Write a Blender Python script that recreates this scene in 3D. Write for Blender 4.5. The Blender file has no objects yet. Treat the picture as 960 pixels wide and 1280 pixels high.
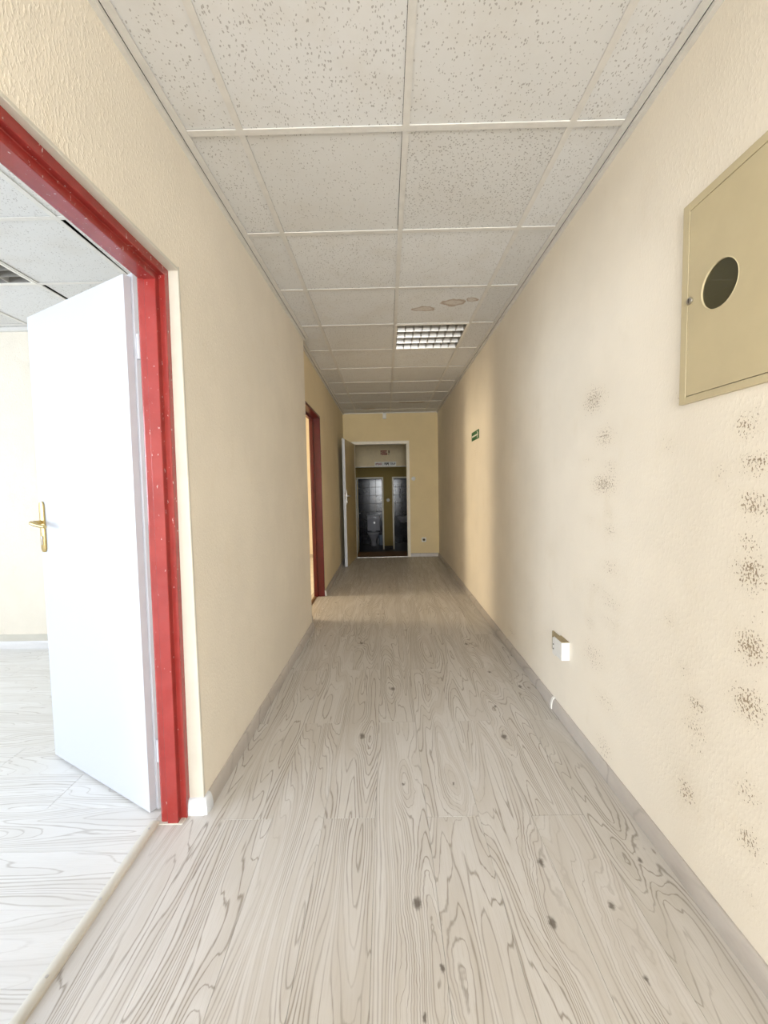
import bpy, bmesh, math, random
from mathutils import Vector, Matrix
random.seed(7)
SC = bpy.context.scene
COL = SC.collection
PI = math.pi

# ------------------------------------------------------------------ camera
cam_d = bpy.data.cameras.new('camera')
cam_d.sensor_fit = 'HORIZONTAL'; cam_d.sensor_width = 36.0; cam_d.lens = 19.132
cam_d.clip_start = 0.02; cam_d.clip_end = 100
cam = bpy.data.objects.new('camera', cam_d); COL.objects.link(cam)
Rv = Vector((0.999786, 0.005701, -0.019898)); Uv = Vector((0.019503, 0.062531, 0.997852))
Fv = Vector((-0.006933, 0.998027, -0.062406))
M = Matrix(((Rv.x, Uv.x, -Fv.x, 0), (Rv.y, Uv.y, -Fv.y, 0), (Rv.z, Uv.z, -Fv.z, 1.2669), (0, 0, 0, 1)))
cam.matrix_world = M
SC.camera = cam

# ------------------------------------------------------------------ world, light, exposure
world = bpy.data.worlds.new('world'); SC.world = world; world.use_nodes = True
bg = world.node_tree.nodes['Background']
bg.inputs[0].default_value = (0.80, 0.90, 1.0, 1); bg.inputs[1].default_value = 2.0
SC.view_settings.view_transform = 'Standard'; SC.view_settings.look = 'None'
SC.view_settings.gamma = 1.0; SC.view_settings.use_curve_mapping = False
SC.view_settings.exposure = 0.06

def area(name, loc, target, sx, sy, power, color=(1, 1, 1)):
    l = bpy.data.lights.new(name, 'AREA'); l.shape = 'RECTANGLE'; l.size = sx; l.size_y = sy
    l.energy = power; l.color = color
    o = bpy.data.objects.new(name, l); COL.objects.link(o); o.location = loc
    d = Vector(target) - Vector(loc)
    o.rotation_euler = d.to_track_quat('-Z', 'Y').to_euler()
    return o
# daylight just outside the windows of the place
area('daylight_office', (-5.25, -1.75, 1.55), (0, -1.75, 1.45), 2.2, 1.5, 285, (0.76, 0.86, 1.0))
area('daylight_office', (-5.25, 1.25, 1.55), (0, 1.25, 1.45), 2.2, 1.5, 62, (0.76, 0.86, 1.0))
area('daylight_corridor', (0.075, -4.15, 1.45), (0.075, 2, 1.40), 1.6, 2.1, 262, (0.955, 0.98, 1.0))
area('daylight_side_room', (-4.35, 4.42, 1.55), (0, 4.42, 1.4), 0.75, 1.5, 118, (1.0, 0.80, 0.52))
area('daylight_washroom', (0.03, 12.25, 1.2), (-0.8, 12.5, 0.6), 0.4, 0.5, 0.14, (0.75, 0.85, 1.0))

# ------------------------------------------------------------------ dimensions
H = 2.562                 # ceiling
XR = 0.925                # right wall face
AN = 0.0234               # the near left wall is slightly out of true
def XL(y): return -0.7764 + AN * y
XF = -0.745               # far left wall face
YO = -4.0                 # near end of the office
YN = -4.0                 # near end of the corridor, behind the camera
YE = 7.278                # end wall face
TX, TY, TM = 0.0958, 1.5638, 0.6    # ceiling grid

# ------------------------------------------------------------------ node helper
class N:
    def __init__(s, name):
        s.m = bpy.data.materials.new(name); s.m.use_nodes = True
        s.t = s.m.node_tree; s.t.nodes.clear()
        s.out = s.t.nodes.new('ShaderNodeOutputMaterial')
    def node(s, kind, ins=None, **props):
        n = s.t.nodes.new(kind)
        for k, v in props.items(): setattr(n, k, v)
        for k, v in (ins or {}).items(): s.put(n.inputs[k], v)
        return n
    def put(s, sock, v):
        if isinstance(v, bpy.types.NodeSocket): s.t.links.new(v, sock)
        else: sock.default_value = v
    def math(s, op, a, b=0.0, c=0.0):
        return s.node('ShaderNodeMath', {0: a, 1: b, 2: c}, operation=op).outputs[0]
    def vmath(s, op, a, b=(0, 0, 0)):
        n = s.node('ShaderNodeVectorMath', {0: a, 1: b}, operation=op)
        return n.outputs['Value'] if op in ('DISTANCE', 'LENGTH', 'DOT_PRODUCT') else n.outputs['Vector']
    def ramp(s, v, a, b, x=0.0, y=1.0, smooth=True):
        return s.node('ShaderNodeMapRange', {0: v, 1: a, 2: b, 3: x, 4: y},
                      interpolation_type='SMOOTHSTEP' if smooth else 'LINEAR').outputs[0]
    def mix(s, f, a, b):
        n = s.node('ShaderNodeMix', data_type='RGBA')
        s.put(n.inputs[0], f); s.put(n.inputs[6], a); s.put(n.inputs[7], b)
        return n.outputs[2]
    def noise(s, vec, scale, detail=2.0, rough=0.5, dist=0.0):
        return s.node('ShaderNodeTexNoise', {'Vector': vec, 'Scale': scale, 'Detail': detail, 'Roughness': rough,
                                             'Distortion': dist}).outputs[0]
    def voro(s, vec, scale, rand=1.0):
        return s.node('ShaderNodeTexVoronoi', {'Vector': vec, 'Scale': scale, 'Randomness': rand})
    def pos(s): return s.node('ShaderNodeNewGeometry').outputs['Position']
    def rnd(s): return s.node('ShaderNodeObjectInfo').outputs['Random']
    def bump(s, h, strength, dist=0.002):
        return s.node('ShaderNodeBump', {'Height': h, 'Strength': strength, 'Distance': dist}).outputs[0]
    def done(s, color, rough=0.5, metal=0.0, normal=None, spec=0.5, coat=0.0):
        b = s.node('ShaderNodeBsdfPrincipled', {'Base Color': color, 'Roughness': rough, 'Metallic': metal,
                                                'Specular IOR Level': spec, 'Coat Weight': coat})
        if normal is not None: s.put(b.inputs['Normal'], normal)
        s.t.links.new(b.outputs[0], s.out.inputs[0])
        return s.m

def rgb(r, g, b): return (r, g, b, 1.0)
def srgb(r, g, b):
    f = lambda c: (c / 255 / 12.92) if c <= 10 else ((c / 255 + 0.055) / 1.055) ** 2.4
    return (f(r), f(g), f(b), 1.0)

def plain(name, color, rough=0.5, metal=0.0, var=0.06, scale=14.0, bump=0.0, bscale=200.0, spec=0.5):
    n = N(name); p = n.pos()
    f = n.noise(p, scale, 4.0, 0.6)
    dark = tuple(c * (1 - 2 * var) for c in color[:3]) + (1,)
    c = n.mix(n.ramp(f, 0.3, 0.7), dark, color)
    nr = n.bump(n.noise(p, bscale, 2), bump) if bump else None
    return n.done(c, rough, metal, nr, spec)

# ------------------------------------------------------------------ materials
def wall_paint(name, color, chip=0.5, stain=False):
    n = N(name); p = n.pos()
    v = n.vmath('MULTIPLY', p, (1, 1, 0.55))
    a = n.noise(v, 130, 3, 0.6)
    h = n.ramp(a, 0.45, 0.72)
    big = n.noise(p, 1.7, 4, 0.6)
    mid = n.noise(v, 9.0, 4, 0.65)
    c = n.mix(n.ramp(big, 0.3, 0.7), tuple(x * 0.93 for x in color[:3]) + (1,), color)
    c = n.mix(n.math('MULTIPLY', n.ramp(mid, 0.55, 0.8), 0.25), c, rgb(color[0] * 0.86, color[1] * 0.82, color[2] * 0.74))
    # rare small scuffs
    sc = n.noise(n.vmath('MULTIPLY', p, (3, 3, 1.2)), 6.0, 6, 0.7)
    c = n.mix(n.math('MULTIPLY', n.ramp(sc, 0.735, 0.78), 0.5), c, rgb(0.30, 0.22, 0.13))
    if stain:
        m = n.node('ShaderNodeAttribute', attribute_name='stain').outputs['Fac']
        warp = n.vmath('ADD', p, n.vmath('SCALE', n.node('ShaderNodeTexNoise', {'Vector': p, 'Scale': 60.0}).outputs[1]))
        fl = n.noise(n.vmath('MULTIPLY', p, (1, 1, 0.66)), 185, 2.0, 0.6)
        th = n.math('MULTIPLY_ADD', m, -0.29, 0.79)
        fleck = n.ramp(n.math('SUBTRACT', fl, th), 0.0, 0.05)
        fleck = n.math('MULTIPLY', fleck, n.ramp(m, 0.05, 0.25))
        c = n.mix(n.math('MULTIPLY', m, 0.12), c, rgb(0.48, 0.38, 0.22))
        c = n.mix(n.math('MULTIPLY', fleck, 0.76), c, rgb(0.19, 0.115, 0.045))
    return n.done(c, 0.82, 0, n.bump(h, chip, 0.003), 0.25)

def wood(name, along, light, mid, dark, knots=(), lines=58.0, contrast=1.0, rough=0.42):
    n = N(name); p = n.pos(); r = n.rnd()
    sep = n.node('ShaderNodeSeparateXYZ', {0: p})
    sx, sy = sep.outputs[0], sep.outputs[1]
    if along == 'x': sx, sy = sy, sx
    vx = n.math('MULTIPLY_ADD', r, 13.7, sx); vy = n.math('MULTIPLY_ADD', r, 57.3, sy)
    v = n.node('ShaderNodeCombineXYZ', {0: vx, 1: vy, 2: n.math('MULTIPLY', r, 31.0)}).outputs[0]
    h = n.noise(n.vmath('MULTIPLY', v, (5.0, 0.55, 1)), 1.0, 2.0, 0.45)
    hs = n.noise(n.vmath('MULTIPLY', n.vmath('ADD', v, (0.004, 0.0, 0.0)), (5.0, 0.55, 1)), 1.0, 2.0, 0.45)
    slope = n.math('ABSOLUTE', n.math('MULTIPLY_ADD', n.math('SUBTRACT', hs, h), lines / 0.004, 0.75 * lines))
    h = n.math('MULTIPLY_ADD', n.noise(n.vmath('MULTIPLY', v, (26, 3.0, 1)), 1.0, 3.0, 0.55), 0.030, h)
    h = n.math('MULTIPLY_ADD', sx, 0.75, h)
    core = None
    if knots:
        sp = n.vmath('MULTIPLY', p, (22.0, 9.0, 0.0))
        sp2 = n.vmath('ADD', sp, n.vmath('SUBTRACT', n.vmath('MULTIPLY',
              n.node('ShaderNodeTexNoise', {'Vector': p, 'Scale': 22.0}).outputs[1], (0.5, 0.5, 0)), (0.25, 0.25, 0)))
        cp = n.vmath('MULTIPLY', n.vmath('ADD', p, n.vmath('MULTIPLY', n.vmath('SUBTRACT', n.node('ShaderNodeTexNoise', {'Vector': p, 'Scale': 60.0}).outputs[1], (0.5, 0.5, 0.5)), (0.02, 0.02, 0))), (60.0, 38.0, 0.0))
        for (kx, ky, s) in knots:
            d = n.vmath('DISTANCE', sp2, (kx * 22.0, ky * 9.0, 0.0))
            a = n.ramp(d, 0.0, 1.9, 0.085, 0.0)
            h = n.math('ADD', h, a)
            k = n.ramp(n.vmath('DISTANCE', cp, (kx * 60.0, ky * 38.0, 0.0)), 0.25 * s, 0.95 * s, 1.0, 0.0)
            core = k if core is None else n.math('MAXIMUM', core, k)
    g = n.math('PINGPONG', n.math('MULTIPLY', h, lines), 1.0)
    line = n.ramp(n.math('DIVIDE', g, n.math('MINIMUM', n.math('MAXIMUM', n.math('MULTIPLY', slope, 0.0042), 0.14), 0.62)), 0.0, 1.0, 1.0, 0.0)
    broad = n.ramp(n.math('PINGPONG', n.math('MULTIPLY', h, lines * 0.25), 1.0), 0.0, 1.0)
    patch = n.ramp(n.noise(n.vmath('MULTIPLY', v, (5, 1.1, 1)), 1.3, 3), 0.33, 0.62)
    fib = n.noise(n.vmath('MULTIPLY', v, (420, 12, 1)), 1.0, 3, 0.65)
    c = n.mix(n.math('MULTIPLY', broad, 0.45), light, mid)
    c = n.mix(n.ramp(r, 0.0, 1.0, 0.0, 0.22), c, mid)
    c = n.mix(n.math('MULTIPLY', n.ramp(fib, 0.46, 0.7), 0.40 * contrast), c, mid)
    ln = n.math('MULTIPLY', line, n.math('MULTIPLY_ADD', patch, 0.56 * contrast, 0.16 * contrast))
    ln = n.math('MULTIPLY', ln, n.ramp(fib, 0.25, 0.55, 0.55, 1.0))
    c = n.mix(ln, c, dark)
    if core is not None:
        c = n.mix(n.math('MULTIPLY', core, 0.8), c, rgb(0.085, 0.065, 0.05))
    hb = n.math('MULTIPLY_ADD', ln, -1.0, n.math('MULTIPLY', fib, 0.5))
    rg = n.math('MULTIPLY_ADD', ln, 0.12, rough)
    return n.done(c, rg, 0, n.bump(hb, 0.12, 0.001), 0.42)

KNOTS = [(0.07, 1.163, 1.1), (0.454, 1.106, 1.0), (0.123, 0.999, .6), (0.067, 0.899, .5), (0.493, 1.294, .9), (0.65, 1.149, .7),
         (0.826, 1.298, .6), (0.567, 1.979, 1.3), (-0.147, 2.004, 1.3), (0.016, 2.485, 1.2), (0.598, 2.262, .7), (0.813, 2.489, 1.1),
         (0.674, 2.693, .9), (0.614, 3.187, 1.1), (-0.226, 3.242, 1.3), (-0.519, 3.205, .6), (-0.5, 3.42, .5), (-0.104, 3.983, .9),
         (-0.581, 4.433, 1.0), (0.016, 5.07, .9), (0.156, 4.753, .7), (0.047, 1.664, .5), (0.261, 1.66, .5), (0.639, 0.966, .5),
         (0.27, 2.62, .4), (0.36, 5.3, .5), (0.1, 5.9, .5)]
M_floor = wood('laminate_corridor', 'y', srgb(206, 202, 197), srgb(183, 175, 164), srgb(120, 108, 94), KNOTS, 84.0)
M_floor_shade = wood('laminate_corridor_shade', 'y', srgb(198, 193, 186), srgb(174, 167, 156), srgb(117, 106, 93), KNOTS, 84.0)  # right-most planks: shade along the wall put into the colour
M_floor2 = wood('laminate_office_lit', 'x', srgb(232, 231, 229), srgb(214, 211, 206), srgb(160, 152, 142), (), 72.0, 0.75)  # same laminate, lightened: room daylight put into the colour
M_skirt = wood('skirting_foil', 'y', srgb(194, 187, 180), srgb(170, 162, 154), srgb(134, 126, 118), (), 40, 0.6, 0.4)
M_skirt_x = wood('skirting_foil_cross', 'x', srgb(194, 187, 180), srgb(170, 162, 154), srgb(134, 126, 118), (), 40, 0.6, 0.4)
CREAM = srgb(239, 230, 214)
M_wall = wall_paint('woodchip_wallpaper_cream', CREAM, 0.38)
M_wall_r = wall_paint('woodchip_wallpaper_stained', CREAM, 0.13, True)
M_wall_y = wall_paint('wallpaper_cream_bounce', srgb(230, 210, 164), 0.3)  # end wall: yellow bounce light put into the cream colour
M_wall_f = wall_paint('wallpaper_cream_bounce_mild', srgb(236, 221, 188), 0.3)  # far left wall: some of the warm bounce light tinted in
M_skirt_o = wood('skirting_foil_office', 'x', srgb(232, 230, 229), srgb(208, 205, 204), srgb(170, 165, 162), (), 40, 0.6, 0.4)
M_reveal = plain('cream_gloss_paint', srgb(208, 203, 190), 0.5, 0, 0.03, 8, 0.08, 60)
M_trimcream = plain('cream_frame_paint', srgb(232, 224, 204), 0.4, 0, 0.04)
M_olive = wall_paint('olive_wall_paint', srgb(160, 138, 82), 0.3)
M_beam = plain('beam_tan_paint', srgb(232, 214, 174), 0.7, 0, 0.04)
M_black = plain('plenum_dark', rgb(0.02, 0.018, 0.016), 0.9)
M_white = plain('white_lacquer', srgb(214, 217, 222), 0.4, 0, 0.02, 5)
M_plastic = plain('white_plastic', srgb(232, 230, 224), 0.35, 0, 0.03, 30)
M_tee = plain('grid_white_enamel', srgb(222, 219, 213), 0.45, 0, 0.04, 20)
M_dust = plain('dusty_tan_plastic', srgb(172, 156, 122), 0.7, 0, 0.12, 90)
M_brass = plain('brass', rgb(0.62, 0.47, 0.20), 0.28, 0.9, 0.05, 40)
M_steel = plain('brushed_steel', rgb(0.55, 0.53, 0.50), 0.3, 1.0, 0.05, 60)
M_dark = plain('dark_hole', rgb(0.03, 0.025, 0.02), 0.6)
M_cab = plain('beige_enamel', srgb(200, 186, 150), 0.42, 0, 0.05, 3.5)
M_green = plain('sign_green', rgb(0.008, 0.13, 0.03), 0.45)
M_signwhite = plain('sign_white', srgb(240, 238, 228), 0.5, 0, 0.02)
M_redtext = plain('sign_red', rgb(0.30, 0.04, 0.02), 0.5)
M_darktext = plain('sign_dark', rgb(0.03, 0.03, 0.015), 0.5)
M_greytext = plain('sign_grey', rgb(0.16, 0.16, 0.18), 0.5)
M_ceram = plain('sanitary_ceramic', srgb(190, 190, 196), 0.15, 0, 0.02)
M_brown = plain('brown_threshold_tile', srgb(120, 84, 48), 0.5, 0, 0.15, 8)
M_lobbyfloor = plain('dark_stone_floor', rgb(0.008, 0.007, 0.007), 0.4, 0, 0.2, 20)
M_bin = plain('pale_blue_plastic', srgb(150, 165, 185), 0.4)
M_blue = plain('navy_plastic', rgb(0.02, 0.03, 0.10), 0.5)
M_alu = plain('louver_aluminium', rgb(0.72, 0.70, 0.66), 0.38, 0.5, 0.03, 30)
M_blade = plain('blade_aluminium_shaded', rgb(0.30, 0.28, 0.25), 0.4, 0.5, 0.03, 30)  # same aluminium as the lanes, darkened for the blades' shade side
M_reflect = plain('fitting_white_enamel', srgb(235, 232, 224), 0.35, 0, 0.02)
M_tube = plain('tube_glass_white', srgb(240, 240, 236), 0.25, 0, 0.01)

def red_paint():
    n = N('red_enamel_paint'); p = n.pos()
    f = n.noise(p, 7, 4, 0.6)
    c = n.mix(n.ramp(f, 0.3, 0.7), rgb(0.27, 0.022, 0.018), rgb(0.33, 0.036, 0.030))
    s1 = n.noise(n.vmath('MULTIPLY', p, (1, 1, 0.35)), 95, 3, 0.7)
    zs = n.node('ShaderNodeSeparateXYZ', {0: p}).outputs[2]
    low = n.ramp(zs, 0.1, 1.3, 0.0, 0.055)
    ch = n.ramp(n.math('ADD', s1, low), 0.715, 0.75)
    c = n.mix(n.math('MULTIPLY', ch, 0.75), c, rgb(0.72, 0.55, 0.50))
    return n.done(c, 0.26, 0, n.bump(n.noise(p, 40, 3), 0.05), 0.5, 0.25)
M_red = red_paint()

M_red_shaded = plain('red_enamel_shaded', rgb(0.115, 0.007, 0.005), 0.3, 0, 0.10, 9)  # same red paint, darkened to carry the shade on the second frame
def leaf_paint():
    n = N('white_door_lacquer'); p = n.pos()
    sc = n.noise(n.vmath('MULTIPLY', p, (3, 3, 5)), 5.0, 6, 0.72)
    zs = n.node('ShaderNodeSeparateXYZ', {0: p}).outputs[2]
    m = n.math('MULTIPLY', n.ramp(sc, 0.70, 0.76), n.ramp(zs, 0.3, 1.1, 0.6, 0.0))
    c = n.mix(m, srgb(198, 201, 208), srgb(112, 114, 122))
    return n.done(c, 0.4)
M_leaf = leaf_paint()

def tile_mat(name, scale, dens, size, stretch, worm, stains=()):
    n = N(name); p = n.pos(); r = n.rnd()
    w = n.node('ShaderNodeTexNoise', {'Vector': p, 'Scale': 55.0, 'Detail': 2.0}).outputs[1]
    v = n.vmath('ADD', p, n.vmath('MULTIPLY', n.vmath('SUBTRACT', w, (0.5, 0.5, 0.5)), (worm, worm, 0)))
    off = n.node('ShaderNodeCombineXYZ', {0: n.math('MULTIPLY', r, 9.1), 1: n.math('MULTIPLY', r, 23.3), 2: 0.0}).outputs[0]
    v = n.vmath('MULTIPLY', n.vmath('ADD', v, off), (1, stretch, 0.0))
    vo = n.voro(v, scale)
    cell = n.node('ShaderNodeSeparateColor', {0: vo.outputs['Color']})
    keep = n.math('LESS_THAN', cell.outputs[0], dens)
    rad = n.math('MULTIPLY_ADD', cell.outputs[1], size * 0.8, size * 0.45)
    d = n.math('SUBTRACT', rad, vo.outputs['Distance'])
    hole = n.math('MULTIPLY', n.ramp(d, 0.0, 0.06), keep)
    base = n.mix(n.ramp(r, 0, 1), srgb(224, 224, 223), srgb(215, 214, 211))
    cl = n.noise(p, 4.0, 5, 0.65)
    base = n.mix(n.math('MULTIPLY', n.ramp(cl, 0.45, 0.75), 0.25), base, srgb(200, 193, 180))
    wn = n.vmath('ADD', p, n.vmath('MULTIPLY', n.vmath('SUBTRACT', n.node('ShaderNodeTexNoise',
         {'Vector': p, 'Scale': 11.0, 'Detail': 3.0}).outputs[1], (0.5, 0.5, 0.5)), (0.09, 0.09, 0)))
    for (sx, sy, rx, ry) in stains:
        q = n.vmath('MULTIPLY', n.vmath('SUBTRACT', wn, (sx, sy, 0)), (1 / rx, 1 / ry, 0))
        ln = n.vmath('LENGTH', q)
        ring = n.math('MULTIPLY', n.ramp(ln, 0.55, 0.9), n.ramp(ln, 0.92, 1.1, 1.0, 0.0))
        base = n.mix(n.math('MULTIPLY', n.ramp(ln, 0.85, 1.1, 1.0, 0.0), 0.30), base, srgb(170, 135, 85))
        base = n.mix(n.math('MULTIPLY', ring, 0.45), base, srgb(140, 100, 58))
    c = n.mix(n.math('MULTIPLY', hole, 0.45), base, srgb(92, 80, 62))
    return n.done(c, 0.9, 0, n.bump(hole, -0.6, 0.003), 0.15)
STAINS = [(0.50, 3.00, 0.085, 0.06), (0.30, 3.09, 0.08, 0.04), (0.62, 2.95, 0.04, 0.03), (0.42, 6.44, 0.20, 0.06), (-0.28, 6.9, 0.12, 0.05)]
M_tiles = [tile_mat('mineral_tile_fissured', 160, 0.70, 0.34, 0.5, 0.013, STAINS),
           tile_mat('mineral_tile_sparse', 140, 0.50, 0.34, 0.7, 0.010, STAINS),
           tile_mat('mineral_tile_dense', 112, 0.95, 0.35, 0.95, 0.003, STAINS),
           tile_mat('mineral_tile_faint', 150, 0.55, 0.30, 0.55, 0.012, STAINS)]

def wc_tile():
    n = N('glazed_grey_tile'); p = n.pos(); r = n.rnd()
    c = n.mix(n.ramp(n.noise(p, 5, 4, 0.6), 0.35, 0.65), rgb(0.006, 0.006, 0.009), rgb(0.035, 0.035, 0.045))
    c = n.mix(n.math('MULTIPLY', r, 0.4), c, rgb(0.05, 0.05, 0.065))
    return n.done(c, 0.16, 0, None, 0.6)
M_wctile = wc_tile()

def glass_dark():
    n = N('tinted_window_glass')
    g = n.node('ShaderNodeBsdfGlossy', {0: rgb(0.9, 0.95, 1.0), 'Roughness': 0.03})
    t = n.node('ShaderNodeBsdfTransparent', {0: rgb(0.62, 0.62, 0.50)})
    fr = n.node('ShaderNodeFresnel', {0: 1.5})
    df = n.node('ShaderNodeBsdfDiffuse', {0: rgb(0.085, 0.075, 0.035)})
    tm = n.node('ShaderNodeMixShader', {0: 0.72, 1: t.outputs[0], 2: df.outputs[0]})
    mx = n.node('ShaderNodeMixShader', {0: fr.outputs[0], 1: tm.outputs[0], 2: g.outputs[0]})
    n.t.links.new(mx.outputs[0], n.out.inputs[0]); return n.m
M_glass = glass_dark()

# ------------------------------------------------------------------ mesh helpers
class MB:
    def __init__(s): s.v = []; s.f = []
    def add(s, vs, fs):
        o = len(s.v); s.v += [tuple(v) for v in vs]; s.f += [tuple(i + o for i in f) for f in fs]; return s
    def box(s, x0, x1, y0, y1, z0, z1):
        vs = [(x, y, z) for x in (x0, x1) for y in (y0, y1) for z in (z0, z1)]
        return s.add(vs, [(0, 1, 3, 2), (4, 6, 7, 5), (0, 4, 5, 1), (2, 3, 7, 6), (0, 2, 6, 4), (1, 5, 7, 3)])
    def prism(s, poly, place, a, b):
        """poly: 2-D outline; place(u, v, t) -> point; swept from t=a to t=b"""
        k = len(poly)
        vs = [place(u, v, a) for u, v in poly] + [place(u, v, b) for u, v in poly]
        fs = [(i, (i + 1) % k, (i + 1) % k + k, i + k) for i in range(k)]
        return s.add(vs, fs + [tuple(range(k))[::-1], tuple(range(k, 2 * k))])
    def tube(s, path, r, seg=10, cap=True):
        path = [Vector(q) for q in path]; rings = []
        rr = r if isinstance(r, (list, tuple)) else [r] * len(path)
        prev = None
        for i, q in enumerate(path):
            d = (path[min(i + 1, len(path) - 1)] - path[max(i - 1, 0)]).normalized()
            ref = prev if prev is not None else (Vector((0, 0, 1)) if abs(d.z) < 0.9 else Vector((1, 0, 0)))
            a = d.cross(ref).normalized(); b = a.cross(d).normalized(); prev = b
            rings.append([q + rr[i] * (math.cos(t) * a + math.sin(t) * b) for t in [2 * PI * j / seg for j in range(seg)]])
        vs = [p for ring in rings for p in ring]; fs = []
        for i in range(len(rings) - 1):
            for j in range(seg):
                fs.append((i * seg + j, i * seg + (j + 1) % seg, (i + 1) * seg + (j + 1) % seg, (i + 1) * seg + j))
        if cap: fs += [tuple(range(seg))[::-1], tuple(range(len(vs) - seg, len(vs)))]
        return s.add(vs, fs)
    def loft(s, rings, cap=True):
        k = len(rings[0]); vs = [p for r in rings for p in r]; fs = []
        for i in range(len(rings) - 1):
            for j in range(k):
                fs.append((i * k + j, i * k + (j + 1) % k, (i + 1) * k + (j + 1) % k, (i + 1) * k + j))
        if cap: fs += [tuple(range(k))[::-1], tuple(range(len(vs) - k, len(vs)))]
        return s.add(vs, fs)
    def map(s, fn): s.v = [tuple(fn(*v)) for v in s.v]; return s
    def build(s, name, mat, parent=None, local=False, bevel=0.0, seg=2, smooth=False, center=False):
        bm = bmesh.new(); vs = [bm.verts.new(v) for v in s.v]
        for f in s.f:
            try: bm.faces.new([vs[i] for i in f])
            except ValueError: pass
        bmesh.ops.recalc_face_normals(bm, faces=bm.faces[:])
        if bevel:
            es = [e for e in bm.edges if len(e.link_faces) == 2 and e.calc_face_angle(0) > 0.6]
            bmesh.ops.bevel(bm, geom=es, offset=bevel, segments=seg, affect='EDGES', profile=0.6)
        org = Vector((0, 0, 0))
        if center:
            lo = [min(v.co[i] for v in bm.verts) for i in range(3)]; hi = [max(v.co[i] for v in bm.verts) for i in range(3)]
            org = Vector([(lo[i] + hi[i]) / 2 for i in range(3)])
        base = Vector((0, 0, 0)) if (local or parent is None) else Vector(parent['_org'])
        for v in bm.verts: v.co -= org
        me = bpy.data.meshes.new(name); bm.to_mesh(me); bm.free()
        me.materials.append(mat)
        if smooth:
            for q in me.polygons: q.use_smooth = True
            try: me.set_sharp_from_angle(angle=0.7)
            except Exception: pass
        o = bpy.data.objects.new(name, me); COL.objects.link(o)
        o.location = org - base
        o['_org'] = list(org) if not local else [0, 0, 0]
        if parent is not None: o.parent = parent
        return o

def tag(o, label, cat, group=None, kind=None):
    o['label'] = label; o['category'] = cat
    if group: o['group'] = group
    if kind: o['kind'] = kind
    return o
def struct(o, label, cat): return tag(o, label, cat, None, 'structure')
def empty(name, loc, label, cat, rz=0.0, group=None, kind=None):
    o = bpy.data.objects.new(name, None); COL.objects.link(o)
    o.location = loc; o.rotation_euler = (0, 0, rz); o['_org'] = list(loc); o.empty_display_size = 0.1
    return tag(o, label, cat, group, kind)
def copy_tree(o, parent=None):
    c = o.copy(); COL.objects.link(c)
    if parent is not None: c.parent = parent
    for ch in list(o.children): copy_tree(ch, c)
    return c
def circle(cx, cy, r, k=24, a0=0.0): return [(cx + r * math.cos(a0 + 2 * PI * i / k), cy + r * math.sin(a0 + 2 * PI * i / k)) for i in range(k)]
def PX(u, v, t): return (t, u, v)
def PY(u, v, t): return (u, t, v)
def PZ(u, v, t): return (u, v, t)

# ================================================================== FLOORS
fl = struct(MB().box(-0.912, XR + 0.05, YN, YE, -0.15, -0.012).build('floor', M_black),
            'corridor floor of pale grey wood planks with dark knots', 'floor')
for c in range(9):
    x0 = -0.86 + 0.1985 * c - 0.0; x1 = x0 + 0.1985
    if c == 0: x0 = -0.912
    if c == 8: x1 = XR + 0.02
    y = 1.489 + (0.635 if c % 2 == 0 else 0.0) - 1.27 * 5
    while y < YE:
        a, b = max(y, YN), min(y + 1.27, YE)
        if b > a + 0.01:
            MB().box(x0 + 0.0003, x1 - 0.0003, a + 0.0005, b - 0.0005, -0.011, 0.0 + random.uniform(-0.0002, 0.0002)).build('plank', M_floor_shade if c == 8 else M_floor, fl, bevel=0.0007, seg=1, center=True)
        y += 1.27
fo = struct(MB().box(-5.0, -0.912, YO, 3.27, -0.15, -0.012).build('floor', M_black),
            'office floor beyond the red door frame, bright pale planks lying crosswise', 'floor')
for r_ in range(37):
    y0 = YO + 0.1985 * r_; y1 = min(y0 + 0.1985, 3.27)
    x = -5.0 - (0.635 if r_ % 2 else 0.2)
    while x < -0.912:
        a, b = max(x, -5.0), min(x + 1.27, -0.912)
        if b > a + 0.01:
            MB().box(a + 0.0005, b - 0.0005, y0 + 0.0003, y1 - 0.0003, -0.011, 0.0).build('plank', M_floor2, fo, bevel=0.0007, seg=1, center=True)
        x += 1.27
f2 = struct(MB().box(-4.0, -0.905, 3.4, 7.4, -0.15, -0.012).build('floor', M_black),
            'floor of the side room seen through the far red door frame', 'floor')
for r_ in range(20):
    y0 = 3.4 + 0.2 * r_
    for k in range(3):
        a = -4.0 + 1.04 * k; b = min(a + 1.04, -0.905)
        MB().box(a, b - 0.001, y0, y0 + 0.1993, -0.011, 0.0).build('plank', M_floor2, f2, bevel=0.0007, seg=1, center=True)

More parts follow.
